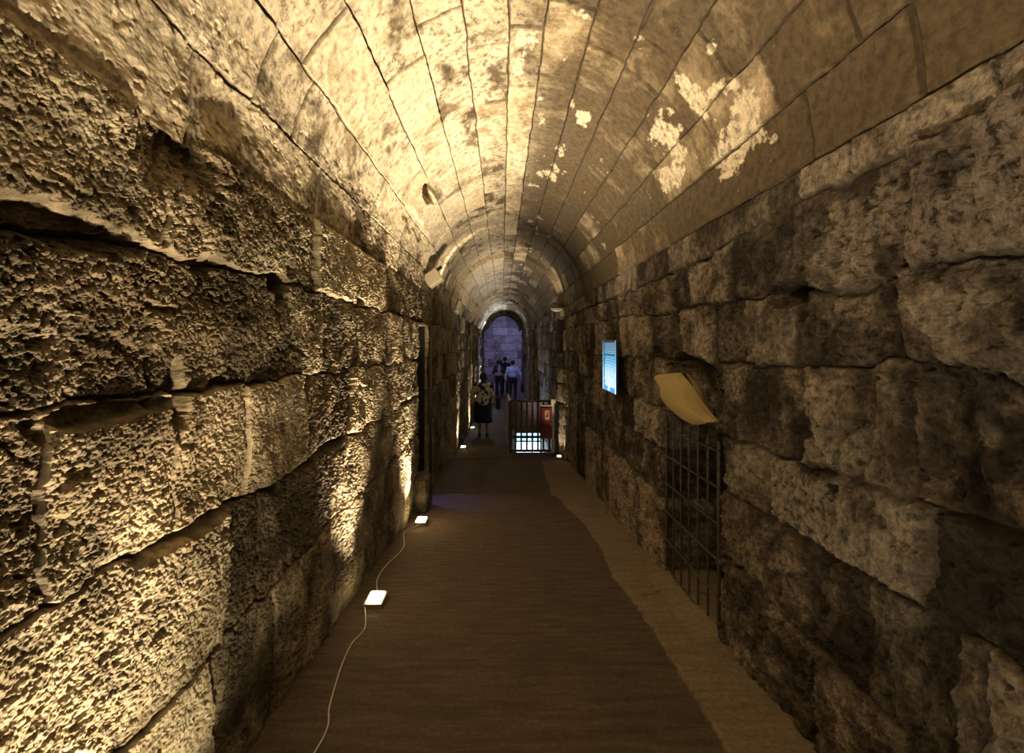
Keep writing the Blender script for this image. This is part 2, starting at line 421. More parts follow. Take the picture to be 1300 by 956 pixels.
kj = {1: [(341, 74), (393, 120)], 2: [(430, 21), (475, 139), (507, 202)], 3: [(517, 85), (540, 160), (564, 229)],
      4: [(559, 21), (590, 96), (591, 200)], 5: [(621, 60), (624, 131), (628, 172), (630, 245)], 6: [(671, 35), (668, 110), (660, 185)],
      7: [(715, 0), (712, 100), (695, 165)], 8: [(772, 67), (745, 115), (711, 230)], 9: [(835, 60), (808, 95), (742, 215)],
      10: [(905, 60), (850, 130), (835, 208), (790, 235)], 11: [(1090, 40), (985, 115), (905, 175), (842, 250)], 12: [(1165, 70), (1030, 165), (945, 225), (848, 290)], 0: [(250, 80), (405, 240)]}
V_j = []
for k in range(13):
    V_j.append(fill_joints([yv(*p) for p in kj.get(k, [])], -4, 26, 0.42, 0.95, rs))

def ring_in(Y):
    s = 0.075 * sm(9.10, 9.12, Y) + 0.05 * sm(14.2, 14.23, Y) - 0.05 * sm(14.75, 14.78, Y) + 0.05 * sm(18.0, 18.03, Y) + 0.13 * sm(24.0, 24.03, Y)
    s = s - 0.035 * (sm(6.45, 6.47, Y) - sm(7.0, 7.02, Y))
    return s

hole_pts = []
def vault_fn(Y, T):
    s = T * (ATOT + 0.08) - 0.04
    phi = np.interp(s, arc, ph)
    dv, dj, t, r2, r3, k, yc = blocks(Y, s, V_lines, V_j, wob=0.010, seed=9)
    near = 1 - sm(6, 14, Y)
    chip = sm(0.1, 0.7, fbm(Y * 3, s * 3, 221, 3))
    wv = 0.0022 + 0.008 * chip ** 2; wj = 0.006 + 0.006 * chip
    prof = np.minimum(sm(0.2, 1.0, dv / (wv + 0.004)), sm(0.2, 1.0, dj / (wj + 0.003)))
    d = -0.018 * (1 - prof)
    d += (t - 0.5) * 0.020 + (r3 - 0.5) * 0.03 * yc
    d += 0.010 * fbm(Y * 4, s * 4, 231, 3)
    d += near * prof * 0.0028 * fbm(Y * 22, s * 22, 241, 4, 0.6)
    # coarse flaking low on the left haunch
    lo = 1 - sm(0.26, 0.44, s + 0.12 * fbm(Y * 3, s * 3, 5, 3))
    d += near * lo * prof * (0.006 * fbm(Y * 14, s * 30, 243, 4, 0.6) - 0.008 * sm(0.2, 0.5, fbm(Y * 24, s * 28, 245, 3)))
    bl = 1 - np.hypot((Y - 1.62) / 0.30, (s - 0.16) / 0.17)
    d += -0.045 * sm(0.0, 0.9, bl + 0.3 * fbm(Y * 8, s * 8, 247, 4))
    bl = 1 - np.hypot((Y - 4.6) / 0.8, (s - 0.52) / 0.10)
    d += -0.02 * sm(0.1, 0.6, bl + 0.5 * fbm(Y * 9, s * 9, 249, 4))
    # holes
    sy, ss = yv(545, 247), float(np.interp(phi_of((436 - 247) / (545 - 637.)), ph, arc))
    d += hole(Y, s, sy, ss, 0.24, 0.070, 0.16, 3, 2)
    sy, ss = yv(664, 309), float(np.interp(phi_of((436 - 309) / (664 - 637.)), ph, arc))
    d += hole(Y, s, sy, ss, 0.10, 0.13, 0.16, 4, 4)
    sy, ss = yv(546, 338), float(np.interp(phi_of((436 - 338) / (546 - 637.)), ph, arc))
    d += hole(Y, s, sy, ss, 0.20, 0.14, 0.22, 4, 4)
    sy, ss = yv(708, 345), float(np.interp(phi_of((436 - 345) / (708 - 637.)), ph, arc))
    d += -0.05 * (1 - sm(0.5, 1, np.abs(Y - sy) / 0.03)) * (1 - sm(0.3, 0.36, np.abs(s - ss)))
    # bonding with the walls
    d += -0.012 * (1 - sm(0.0, 0.03, s)) - 0.02 * (1 - sm(0.0, 0.015, ATOT - s))
    x, z = vpt(phi, 0)
    ri = ring_in(Y) * sm(-0.2, 0.4, s)
    ri = np.where(phi > math.pi / 2, ring_in(Y), ri)
    # inward normal
    nx = -(-R0 * -1 * np.cos(phi)) ; nx = np.cos(phi) / R0; nz = -np.sin(phi) / H0
    l = np.hypot(nx, nz); nx, nz = nx / l, nz / l
    e = d + ri
    x = x + nx * e; z = z + nz * e
    under = np.minimum(s, 0) + np.minimum(ATOT - s, 0)         # short skirts behind the wall tops
    z = z + np.where(s < 0, s, 0) + np.where(s > ATOT, ATOT - s, 0)
    # sharp-edged pale patches where the dark crust has flaked off
    n = fbm(Y * 6, s * 9, 251, 5, 0.6); n2 = fbm(Y * 1.2, s * 1.5, 257, 3)
    def pat(px, py, ry, rs_, w=0.0):
        y0, s0 = yv(px, py), float(np.interp(phi_of((436 - py) / (px - 637.)), ph, arc))
        return 1 - np.hypot((Y - y0) / ry, (s - s0) / rs_) + w
    P = -9 + 0 * Y
    for a in ((845, 175, 0.28, 0.14), (880, 118, 0.08, 0.16), (905, 118, 0.14, 0.03), (737, 154, 0.13, 0.055), (668, 62, 0.22, 0.09), (658, 92, 0.07, 0.04),
              (655, 200, 0.35, 0.05), (958, 155, 0.16, 0.20), (925, 185, 0.2, 0.14), (860, 215, 0.3, 0.10), (905, 60, 0.05, 0.03),
              (640, 60, 0.15, 0.07)):
        P = np.maximum(P, pat(*a))
    patch = sm(0.20, 0.34, np.clip(P, -2, 0.55) * 0.9 + 0.95 * n + 0.25 * fbm(Y * 40, s * 40, 259, 3, 0.65))
    extra = sm(0.42, 0.50, n + 0.35 * n2 - 0.25 * (phi > 2.0)) * 0.8
    whole = sm(0.80, 0.82, r2) * 0.5 * sm(-0.35, -0.2, n) * (phi < 1.9)
    patch = np.maximum.reduce([patch, extra, whole])
    left_lift = (1 - sm(1.2, 1.9, phi)) * (0.55 + 0.4 * sm(0.3, 0.4, s)) * sm(-0.45, 0.1, n + 0.4 * n2)  # left side made paler, putting the uplight brightness into the colour
    patch = np.maximum(patch, left_lift)
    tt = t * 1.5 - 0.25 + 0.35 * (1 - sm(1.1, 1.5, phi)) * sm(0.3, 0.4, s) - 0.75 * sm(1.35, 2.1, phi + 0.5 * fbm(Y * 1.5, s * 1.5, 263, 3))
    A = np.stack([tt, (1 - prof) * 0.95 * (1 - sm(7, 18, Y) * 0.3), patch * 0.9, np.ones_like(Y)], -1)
    return np.stack([x, Y, z], -1), A

va = np.concatenate([np.arange(-4.0, 0.6, 0.04), cols(0, 1.4, 0.6, 9.05, 1.5, 0.0035, 0.03)])
va = va[va < 9.06]
va1 = np.unique(np.round(np.concatenate([va, np.linspace(6.44, 6.48, 5), np.linspace(6.99, 7.03, 5)]), 5))
edges = [np.linspace(y - 0.01, y + 0.04, 6) for y in (9.10, 14.2, 14.75, 18.0, 24.0)]
va2 = np.unique(np.round(np.concatenate([[va1[-1]], np.arange(9.16, 26, 0.045)] + edges), 5))
V1, A1, F1 = grid(va1, np.linspace(0, 1, 1000), vault_fn)
V2, A2, F2 = grid(va2, np.linspace(0, 1, 420), vault_fn, base=len(V1))
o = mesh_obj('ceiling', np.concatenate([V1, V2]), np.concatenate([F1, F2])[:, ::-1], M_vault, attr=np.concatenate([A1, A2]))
struct(o, 'barrel vault of long limestone voussoir courses with pale flaked patches', 'ceiling')

# ------------------------------------------------------------------ FLOOR
def floor_fn(Y, T):
    x = -1.30 + T * 2.80
    z = zfloor(Y)
    edge = np.interp(Y, [0, 2.2, 2.4, 3.0, 3.4, 3.7, 4.7, 5.4, 5.8, 5.95, 8.4, 20], [0.86, 0.857, 0.855, 0.84, 0.80, 0.83, 0.83, 0.72, 0.66, 0.62, 0.71, 0.8]) + 0.03 * fbm(Y * 3, x * 3, 301, 4) + 0.012 * fbm(Y * 20, x * 20, 303, 3)
    strip = sm(-0.008, 0.008, x - edge) * (1 - sm(8.4, 8.44, Y))
    lift = 0.020 * strip * (0.6 + 0.4 * sm(-0.2, 0.4, fbm(Y * 1.5, x * 1.5, 305, 2)))
    rid = np.sin(Y * 2 * math.pi / 0.021 + 2.2 * fbm(Y * 1.5, x * 1.5, 307, 2) * 3) * 0.5
    rid = rid * sm(-0.5, 0.3, fbm(Y * 6, x * 1.2, 309, 3)) * (1 - strip) * (1 - sm(4.5, 6.5, Y))
    z = z + lift + 0.0016 * rid + 0.006 * fbm(Y * 2, x * 2, 311, 3) + 0.0015 * fbm(Y * 30, x * 30, 313, 3) * (1 - sm(5, 8, Y))
    # transverse ledges and cracks
    z = z + 0.02 * (1 - sm(0.3, 1.0, np.abs(Y - 5.92 - 0.05 * (x + 0.5)) / 0.045)) * (1 - strip) * sm(-0.95, -0.75, x)
    z = z - 0.03 * (1 - sm(0.4, 1.0, np.abs(Y - 8.45) / 0.05)) - 0.02 * (1 - sm(0.4, 1.0, np.abs(Y - 8.85) / 0.04))
    z = z - 0.018 * strip * (1 - sm(0.2, 1.0, np.abs(Y - 5.2 - 0.5 * fbm(x * 3, x * 0, 5, 3)) / 0.03))
    z = z - 0.012 * strip * (1 - sm(0.2, 1.0, np.abs(Y - 3.05 - 0.25 * fbm(x * 3, x * 0, 8, 3)) / 0.02))
    # sill slope running into the grille opening
    z = z + 0.05 * sm(1.02, 1.2, x) * sm(2.5, 2.6, Y) * (1 - sm(3.35, 3.45, Y))
    A = np.stack([strip, sm(0.1, 0.5, fbm(Y * 4, x * 4, 317, 4)), 0 * Y, np.ones_like(Y)], -1)
    return np.stack([x, Y, z], -1), A

SX0, SY0, SY1 = 0.20, 9.72, 13.45
fy = np.unique(np.round(np.concatenate([np.arange(-4, 1.2, 0.05), np.arange(1.2, 4.5, 0.005), np.arange(4.5, 9.72, 0.012), [9.72], np.arange(9.78, 13.45, 0.06), [13.45], np.arange(13.5, 30, 0.08)]), 5))
ft = np.unique(np.round(np.concatenate([np.linspace(0, 1, 330), [(SX0 + 1.30) / 2.80]]), 6))
def fkeep(Yq, Tq):
    x = -1.30 + Tq * 2.80
    return ~((x > SX0) & (Yq > SY0) & (Yq < SY1))
V1, A1, F1 = grid(fy, ft, floor_fn, keep=fkeep)

mf, nt, b = mat('broomed_concrete'); N = nt.nodes; L = nt.links
b.inputs['Roughness'].default_value = 0.72; b.inputs['Specular IOR Level'].default_value = 0.3
at = N.new('ShaderNodeAttribute'); at.attribute_name = 'st'; sp = N.new('ShaderNodeSeparateColor'); L.new(at.outputs['Color'], sp.inputs['Color'])
tc = N.new('ShaderNodeTexCoord')
mp = N.new('ShaderNodeMapping'); mp.inputs['Scale'].default_value = (1.2, 9, 1); L.new(tc.outputs['Object'], mp.inputs['Vector'])
n1 = N.new('ShaderNodeTexNoise'); n1.inputs['Scale'].default_value = 3.5; n1.inputs['Detail'].default_value = 8; L.new(mp.outputs[0], n1.inputs['Vector'])
n2 = N.new('ShaderNodeTexNoise'); n2.inputs['Scale'].default_value = 55; n2.inputs['Detail'].default_value = 6; L.new(tc.outputs['Object'], n2.inputs['Vector'])
def rampn(src, a, ca, b_, cb):
    r = N.new('ShaderNodeValToRGB'); r.color_ramp.elements[0].position = a; r.color_ramp.elements[1].position = b_
    r.color_ramp.elements[0].color = (*ca, 1); r.color_ramp.elements[1].color = (*cb, 1); L.new(src, r.inputs['Fac']); return r.outputs['Color']
def mixc(f, a, c, typ='MIX'):
    x = N.new('ShaderNodeMix'); x.data_type = 'RGBA'; x.blend_type = typ
    if isinstance(f, float): x.inputs[0].default_value = f
    else: L.new(f, x.inputs[0])
    L.new(a, x.inputs[6]); L.new(c, x.inputs[7]); return x.outputs[2]
ca = rampn(n1.outputs['Fac'], 0.35, (0.080, 0.059, 0.040), 0.7, (0.14, 0.106, 0.072))
cb = rampn(n1.outputs['Fac'], 0.35, (0.20, 0.155, 0.10), 0.7, (0.28, 0.225, 0.15))
cc = rampn(n2.outputs['Fac'], 0.3, (0.7, 0.7, 0.7), 0.7, (1.15, 1.15, 1.15))
L.new(mixc(1.0, mixc(sp.outputs['Red'], ca, cb), cc, 'MULTIPLY'), b.inputs['Base Color'])
bp = N.new('ShaderNodeBump'); bp.inputs['Strength'].default_value = 0.5; bp.inputs['Distance'].default_value = 0.004
L.new(n2.outputs['Fac'], bp.inputs['Height']); L.new(bp.outputs['Normal'], b.inputs['Normal'])
M_floor = mf
o = mesh_obj('floor', V1, F1[:, ::-1], M_floor, attr=A1)
struct(o, 'brown ribbed concrete ramp with a paler screed strip along the right wall', 'floor')

# ------------------------------------------------------------------ ends of the passage
def flat_stone(name, x0, x1, z0, z1, y, m, lines, jstep, seed, flip=False):
    def fn(U, T):
        xx = U; zz = z0 + (z1 - z0) * T
        js = [fill_joints([], x0, x1, jstep * 0.7, jstep * 1.3, random.Random(seed + q)) for q in range(len(lines) + 1)]
        dv, dj, t, r2, r3, k, yc = blocks(xx, zz, [([-9, 9], [l, l]) for l in lines], js, wob=0.01, seed=seed)
        prof = np.minimum(sm(0.1, 1, dv / 0.02), sm(0.1, 1, dj / 0.015))
        d = -0.02 * (1 - prof) + (t - .5) * 0.02 + 0.015 * fbm(xx * 6, zz * 6, seed, 4)
        A = np.stack([t, (1 - prof) * 0.8, 0 * t, np.ones_like(t)], -1)
        return np.stack([xx, y - d * (1 if not flip else -1), zz], -1), A
    V, A, Fc = grid(np.linspace(x0, x1, 150), np.linspace(0, 1, 150), fn)
    return mesh_obj(name, V, Fc if not flip else Fc[:, ::-1], m, attr=A)
M_end = stone_mat('grey_end_wall_stone', (0.22, 0.21, 0.2), (0.36, 0.35, 0.33), (0.5, 0.49, 0.47), (0.6, 0.6, 0.6), (0.1, 0.1, 0.1))
o = flat_stone('wall_end', -2.2, 2.6, -2.6, 2.2, 30.0, M_end, [-2.0, -1.5, -1.0, -0.5, 0.0, 0.5, 1.0, 1.5], 0.8, 5)
struct(o, 'far end wall in bluish light beyond the last arch', 'wall')
o = flat_stone('wall_back', -1.3, 1.5, -1.6, 2.0, -3.9, M_right, [-1.0, -0.5, 0.0, 0.5, 1.0, 1.5], 0.8, 6, flip=True)  # unseen closing wall, added so light does not escape
struct(o, 'unseen stone wall added behind the viewpoint to hold light in', 'wall')
# side walls and lid of the far chamber
bm = bmesh.new()
for c, s in (((-2.1, 28, -0.2), (0.2, 4.2, 4.9)), ((2.5, 28, -0.2), (0.2, 4.2, 4.9)), ((0.2, 28, 2.3), (4.8, 4.2, 0.2)),
             ((-1.66, 26, -0.2), (1.2, 0.3, 4.9)), ((1.85, 26, -0.2), (1.2, 0.3, 4.9)), ((0.2, 26, 2.1), (3.2, 0.3, 0.7))):
    bx(bm, c, s)
bx(bm, (0.2, 28, -2.56), (4.8, 4.4, 0.1))
o = obj_bm('wall_chamber', bm, M_end); struct(o, 'grey stone chamber beyond the last arch', 'wall')

# dark leaf added inside the left doorway to make it read black
M_dark = simple('doorway_darkening', (0.008, 0.008, 0.008), 0.8, noise=0.3, scale=12, bump=0.2)
bm = bmesh.new(); bx(bm, (-1.41, 5.93, -0.86), (0.88, 0.05, 2.08), bevel=0.006)
for zz in (-1.35, -0.45): bx(bm, (-1.42, 5.90, zz), (0.70, 0.02, 0.7), bevel=0.004)
o = obj_bm('dark_leaf_1', bm, M_dark); struct(o, 'near black leaf added to darken the left doorway', 'door')
bm = bmesh.new(); tube(bm, [(-1.08, 5.88, -0.95), (-1.08, 5.85, -0.95), (-1.16, 5.85, -0.95)], 0.009, 8); obj_bm('handle', bm, M_dark, o)

# ------------------------------------------------------------------ STAIRWELL behind the railing
M_well = stone_mat('stairwell_stone', (0.30, 0.28, 0.26), (0.45, 0.43, 0.40), (0.62, 0.60, 0.57), (0.75, 0.74, 0.72), (0.2, 0.2, 0.2))
bm = bmesh.new()
bx(bm, (0.15, 11.585, -3.5), (0.1, 3.73 + 0.2, 2.35 - 0.1))        # left cheek below the floor
bx(bm, (0.70, 9.66, -3.35), (1.2, 0.12, 2.2))                       # near cheek
bx(bm, (1.22, 11.6, -3.6), (0.16, 4.1, 2.25))                       # right cheek under the tunnel wall
bx(bm, (0.70, 11.6, -4.65), (1.2, 4.1, 0.1))                        # bottom
o = obj_bm('wall_stairwell', bm, M_well); struct(o, 'pale stone sides of the stairwell lit by daylight', 'wall')
bm = bmesh.new()                                                    # far cheek with the window gap
bx(bm, (0.31, 13.52, -3.5), (0.22, 0.12, 2.02)); bx(bm, (0.66, 13.52, -3.95), (0.9, 0.12, 1.35))
o = obj_bm('wall_stairwell_far', bm, M_well); struct(o, 'far side of the stairwell under the window', 'wall')
M_day = simple('daylit_glass', (0.5, 0.7, 0.9), 0.3, emit=(0.55, 0.78, 1.0), es=3.2)
M_day2 = simple('daylit_glass_upper', (0.4, 0.6, 0.8), 0.3, emit=(0.32, 0.60, 0.85), es=1.6)
M_wframe = simple('dark_window_frame', (0.02, 0.03, 0.045), 0.5)
win = bpy.data.objects.new('window_1', None); C.objects.link(win); win.location = (0.75, 13.5, -3.27)
struct(win, 'bright daylit window at the foot of the stairwell behind the railing', 'window')
bm = bmesh.new(); bx(bm, (0, 0.03, 0.24), (0.70, 0.02, 0.44)); obj_bm('pane', bm, M_day, win)
bm = bmesh.new(); bx(bm, (0, 0.03, 0.60), (0.70, 0.02, 0.22)); obj_bm('pane', bm, M_day2, win)
bm = bmesh.new()
bx(bm, (0, 0, 0.475), (0.74, 0.05, 0.035)); bx(bm, (0, 0, 0.01), (0.74, 0.05, 0.04)); bx(bm, (0, 0, 0.73), (0.74, 0.05, 0.04))
for x in (-0.36, 0.36): bx(bm, (x, 0, 0.37), (0.03, 0.05, 0.74))
for x in (-0.12, 0.12): bx(bm, (x, 0, 0.37), (0.02, 0.04, 0.74))
obj_bm('window_frame', bm, M_wframe, win)

# timber boarding on the far side of the stairwell
M_wood = simple('brown_boards', (0.10, 0.055, 0.028), 0.65, noise=0.45, scale=14, bump=0.3)
tb = thing('timber_screen', 'low brown boarded screen across the far side of the stairwell', 'screen', (0.64, 13.62, -2.48))
bm = bmesh.new()
for i in range(9): bx(bm, (-0.40 + i * 0.103, 0, 0.40), (0.098, 0.022, 0.74), bevel=0.003)
obj_bm('board_panel', bm, M_wood, tb)
bm = bmesh.new(); bx(bm, (0.01, 0, 0.79), (0.96, 0.05, 0.05), bevel=0.004); obj_bm('top_rail', bm, M_wood, tb)
for x in (-0.44, 0.45):
    bm = bmesh.new(); bx(bm, (x, 0.035, 0.39), (0.05, 0.05, 0.78), bevel=0.004); obj_bm('post', bm, M_wood, tb)

# ------------------------------------------------------------------ RAILING
M_rail = simple('brightened_rail', (0.62, 0.55, 0.42), 0.5, noise=0.15, scale=20, bump=0.1)  # bright colour carries the floor light falling on the end post and rail
M_bal = simple('dark_balusters', (0.075, 0.05, 0.032), 0.55, noise=0.25, scale=25)
RY = 9.63; RZ = float(zfloor(RY)); rl = thing('guard_railing', 'wooden guard railing with upright bars around the stairwell', 'railing', (0.18, RY, RZ))
W = 0.96
bm = bmesh.new(); bx(bm, (0.0, 0, 0.53), (0.055, 0.055, 1.06), bevel=0.005); obj_bm('post', bm, M_bal, rl)
bm = bmesh.new(); bx(bm, (0.855, 0, 0.53), (0.06, 0.055, 1.06), bevel=0.005); p = obj_bm('post', bm, M_rail, rl); p['label'] = 'post coloured pale for the floor light on it'
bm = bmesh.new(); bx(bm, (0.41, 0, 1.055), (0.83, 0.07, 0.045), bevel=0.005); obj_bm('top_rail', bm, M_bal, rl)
bm = bmesh.new(); bx(bm, (0.915, 0, 1.05), (0.19, 0.07, 0.085), bevel=0.005); p = obj_bm('top_rail', bm, M_rail, rl); p['label'] = 'end of the top rail meeting the wall, coloured pale as lit'
bm = bmesh.new(); bx(bm, (0.43, 0, 0.325), (0.80, 0.03, 0.05), bevel=0.003); obj_bm('middle_rail', bm, M_bal, rl)
bm = bmesh.new(); bx(bm, (0.43, 0, 0.045), (0.80, 0.03, 0.05), bevel=0.003); obj_bm('bottom_rail', bm, M_bal, rl)
for i in range(7):
    bm = bmesh.new(); bx(bm, (0.105 + i * 0.113, 0, 0.55), (0.04, 0.03, 0.98), bevel=0.004); obj_bm('baluster', bm, M_bal, rl)
# side rail running back along the well
dy = SY1 - RY + 0.05; dz = float(zfloor(SY1)) - RZ
def sl(p, q, w, h):
    p = Vector(p); q = Vector(q); d = q - p; bm = bmesh.new()
    rot = d.to_track_quat('Y', 'Z').to_matrix(); bx(bm, (p + q) / 2, (w, d.length, h), rot=rot, bevel=0.004); return bm
obj_bm('side_rail', sl((-0.0, 0.02, 1.03), (0.0, dy, dz + 1.03), 0.06, 0.05), M_rail, rl)
obj_bm('side_rail', sl((-0.0, 0.02, 0.08), (0.0, dy, dz + 0.08), 0.04, 0.04), M_bal, rl)
bm = bmesh.new(); bx(bm, (0, dy, dz + 0.53), (0.06, 0.06, 1.06), bevel=0.004); obj_bm('post', bm, M_rail, rl)
for i in range(1, 24):
    t = i / 24; bm = bmesh.new(); bx(bm, (0, dy * t, dz * t + 0.55), (0.03, 0.035, 0.95), bevel=0.003); obj_bm('baluster', bm, M_bal, rl)

# fire cabinet
M_red = simple('red_enamel', (0.10, 0.010, 0.007), 0.4, noise=0.15, scale=10)
M_lab = simple('label_paper', (0.35, 0.2, 0.15), 0.6)
fc = thing('fire_cabinet', 'red fire hose cabinet hanging on the stairwell railing', 'fire cabinet', (0.888, RY - 0.12, RZ + 0.32))
bm = bmesh.new(); bx(bm, (0, 0.0, 0.33), (0.235, 0.13, 0.64), bevel=0.008); obj_bm('body', bm, M_red, fc)
bm = bmesh.new(); bx(bm, (0, -0.07, 0.33), (0.215, 0.012, 0.60), bevel=0.005); dr = obj_bm('door', bm, M_red, fc)
bm = bmesh.new(); bx(bm, (0.09, -0.08, 0.30), (0.015, 0.015, 0.06), bevel=0.003); obj_bm('handle', bm, simple('steel', (0.5, 0.5, 0.5), 0.3, 1.0), dr)
bm = bmesh.new(); bx(bm, (0.015, -0.078, 0.48), (0.09, 0.004, 0.19)); lb = obj_bm('label_plate', bm, M_lab, dr); lb['label'] = 'pale pink instruction label'
bm = bmesh.new()
bx(bm, (0.03, -0.0815, 0.50), (0.02, 0.002, 0.10)); bx(bm, (0.01, -0.0815, 0.46), (0.03, 0.002, 0.03)); obj_bm('label_symbol', bm, M_red, lb)
bm = bmesh.new(); bx(bm, (0, 0.0, 0.665), (0.235, 0.14, 0.014), bevel=0.003); obj_bm('top_trim', bm, simple('cream_edge', (0.55, 0.45, 0.35), 0.5), fc)

# ------------------------------------------------------------------ GRILLE in the low opening
M_iron = simple('dark_iron', (0.075, 0.066, 0.055), 0.5, 0.3, noise=0.4, scale=40, bump=0.2)
gr = thing('iron_grille', 'dark iron bar grille closing the low opening in the right wall', 'grille', (1.185, 2.56, -1.63))
zt = 1.10
for i in range(7):
    y = 0.02 + i * 0.136; z0 = float(zfloor(2.56 + y)) + 0.03 + 1.63
    bm = bmesh.new(); tube(bm, [(0, y, z0), (0, y, zt)], 0.0075 if 0 < i < 6 else 0.011, 10); obj_bm('upright_bar', bm, M_iron, gr)
for j in range(6):
    z = 0.055 + j * 0.198 - (0.0)
    bm = bmesh.new(); tube(bm, [(-0.012, 0.0, z), (-0.012, 0.86, z - 0.02)], 0.006, 8); obj_bm('cross_bar', bm, M_iron, gr)
bm = bmesh.new(); tube(bm, [(-0.02, 0.07, 0.70), (-0.055, 0.07, 0.70), (-0.055, 0.19, 0.705), (-0.02, 0.19, 0.705)], 0.007, 10); bx(bm, (-0.01, 0.13, 0.70), (0.02, 0.16, 0.05), bevel=0.004)
obj_bm('latch', bm, M_iron, gr)

# sack wedged in the cavity above
M_sack = simple('tan_canvas', (0.40, 0.31, 0.125), 0.85, noise=0.10, scale=90, bump=0.15)
def sack():
    # outline on the wall plane (Y, z), from the photograph: folded rim at the top, tapering bottom corner
    nu, nv_ = 40, 34
    top = [(3.52, -0.215), (2.99, -0.19)]
    V = []
    def ip(t, xs, ys):
        pts_ = smooth([(a, b_, 0) for a, b_ in zip(xs, ys)], 10)
        return float(np.interp(t, [p.x for p in pts_], [p.y for p in pts_]))
    def P(u, v):
        ya = ip(v, [0, 0.15, 0.3, 0.6, 1.0], [3.22, 3.26, 3.10, 3.00, 2.80]); yb = ip(v, [0, 0.15, 0.3, 0.7, 1.0], [2.76, 2.70, 2.66, 2.60, 2.40])
        zt_ = -0.215 + 0.045 * u; zb = ip(u, [0, 0.25, 0.6, 1.0], [-0.41, -0.455, -0.44, -0.395])
        return ya + (yb - ya) * u, zt_ + (zb - zt_) * v
    verts = []; faces = []
    for side in (0, 1):
        for i in range(nu + 1):
            for j in range(nv_ + 1):
                u, v = i / nu, j / nv_
                y, z = P(u, v)
                b_ = (max(0, math.sin(math.pi * u)) ** 0.45) * (max(0, math.sin(math.pi * min(1, v * 0.97 + 0.02))) ** 0.5)
                th = 0.10 * b_
                x = 1.07 + 0.06 * v * 0.3
                if side == 0:
                    fold = 0.024 * math.sin(u * 30 + 4 * v) * sm(0.72, 0.95, np.array(u)) + 0.006 * math.sin(u * 7 + v * 5) * b_
                    rim = 0.030 * math.exp(-((v - 0.07) / 0.05) ** 2) * b_
                    x = x - th - rim + float(fold)
                else: x = x + th * 1.1
                verts.append((x, y, z))
    n = (nu + 1) * (nv_ + 1)
    for s in (0, 1):
        for i in range(nu):
            for j in range(nv_):
                a = s * n + i * (nv_ + 1) + j; q = [a, a + 1, a + nv_ + 2, a + nv_ + 1]
                faces.append(q if s == 0 else q[::-1])
    o = mesh_obj('canvas_sack', verts, faces, M_sack, smooth=True)
    me = o.data; bm = bmesh.new(); bm.from_mesh(me); bmesh.ops.remove_doubles(bm, verts=bm.verts, dist=0.002)
    bmesh.ops.recalc_face_normals(bm, faces=bm.faces); bm.to_mesh(me); bm.free()
    return o
tag(sack(), 'tan stuffed canvas sack wedged in the cavity above the iron grille', 'sack')

# ------------------------------------------------------------------ INFORMATION PANEL (backlit)
PS = 1
pn = thing('information_panel', 'glowing blue information panel covered in text on the right wall', 'panel', (1.10, 4.84, -0.49))
pn.scale = (1, 0.86, 0.94)
M_case = simple('panel_case', (0.03, 0.035, 0.045), 0.4)
mscreen, nt, b = mat('backlit_screen')
N = nt.nodes; L = nt.links; tcn = N.new('ShaderNodeTexCoord'); sx = N.new('ShaderNodeSeparateXYZ'); L.new(tcn.outputs['Object'], sx.inputs[0])
r = N.new('ShaderNodeValToRGB'); e = r.color_ramp.elements
e[0].position = 0.0; e[0].color = (0.10, 0.42, 0.95, 1); e[1].position = 1.0; e[1].color = (0.008, 0.030, 0.07, 1)
q = e.new(0.22); q.color = (0.07, 0.38, 0.85, 1); q = e.new(0.55); q.color = (0.02, 0.20, 0.42, 1)
mr = N.new('ShaderNodeMapRange'); mr.inputs[1].default_value = 0.0; mr.inputs[2].default_value = 0.55
L.new(sx.outputs['Z'], mr.inputs[0]); L.new(mr.outputs[0], r.inputs['Fac'])
L.new(r.outputs['Color'], b.inputs['Emission Color']); b.inputs['Emission Strength'].default_value = 0.55
b.inputs['Base Color'].default_value = (0.02, 0.1, 0.2, 1); b.inputs['Roughness'].default_value = 0.35
mtext, nt, b = mat('backlit_lettering')
N = nt.nodes; L = nt.links; tcn = N.new('ShaderNodeTexCoord'); sx = N.new('ShaderNodeSeparateXYZ'); L.new(tcn.outputs['Object'], sx.inputs[0])
r = N.new('ShaderNodeValToRGB'); e = r.color_ramp.elements
e[0].position = 0.0; e[0].color = (1.0, 1.0, 1.0, 1); e[1].position = 1.0; e[1].color = (0.10, 0.16, 0.22, 1)
q = e.new(0.35); q.color = (0.75, 0.95, 1.0, 1); q = e.new(0.6); q.color = (0.12, 0.45, 0.65, 1)
mr = N.new('ShaderNodeMapRange'); mr.inputs[1].default_value = 0.0; mr.inputs[2].default_value = 0.55
L.new(sx.outputs['Z'], mr.inputs[0]); L.new(mr.outputs[0], r.inputs['Fac']); L.new(r.outputs['Color'], b.inputs['Emission Color']); b.inputs['Emission Strength'].default_value = 0.85
bm = bmesh.new(); bx(bm, (0.012, 0, 0.275), (0.02, 0.69, 0.57), bevel=0.004); obj_bm('casing', bm, M_case, pn)
bm = bmesh.new(); bx(bm, (0.001, 0, 0.275), (0.006, 0.67, 0.55)); sc = obj_bm('screen', bm, mscreen, pn)
bm = bmesh.new(); rt_ = random.Random(3)
for i in range(27):
    z = 0.06 + i * 0.0178
    if i == 19: continue
    y = -0.28
    while y < 0.22:
        w = rt_.uniform(0.02, 0.065); 
        if y + w > 0.25: break
        bx(bm, (-0.0032, y + w / 2, z), (0.0016, w, 0.0075)); y += w + 0.010
tx = obj_bm('lettering', bm, mtext, sc); tx['label'] = 'rows of white text'
bm = bmesh.new()
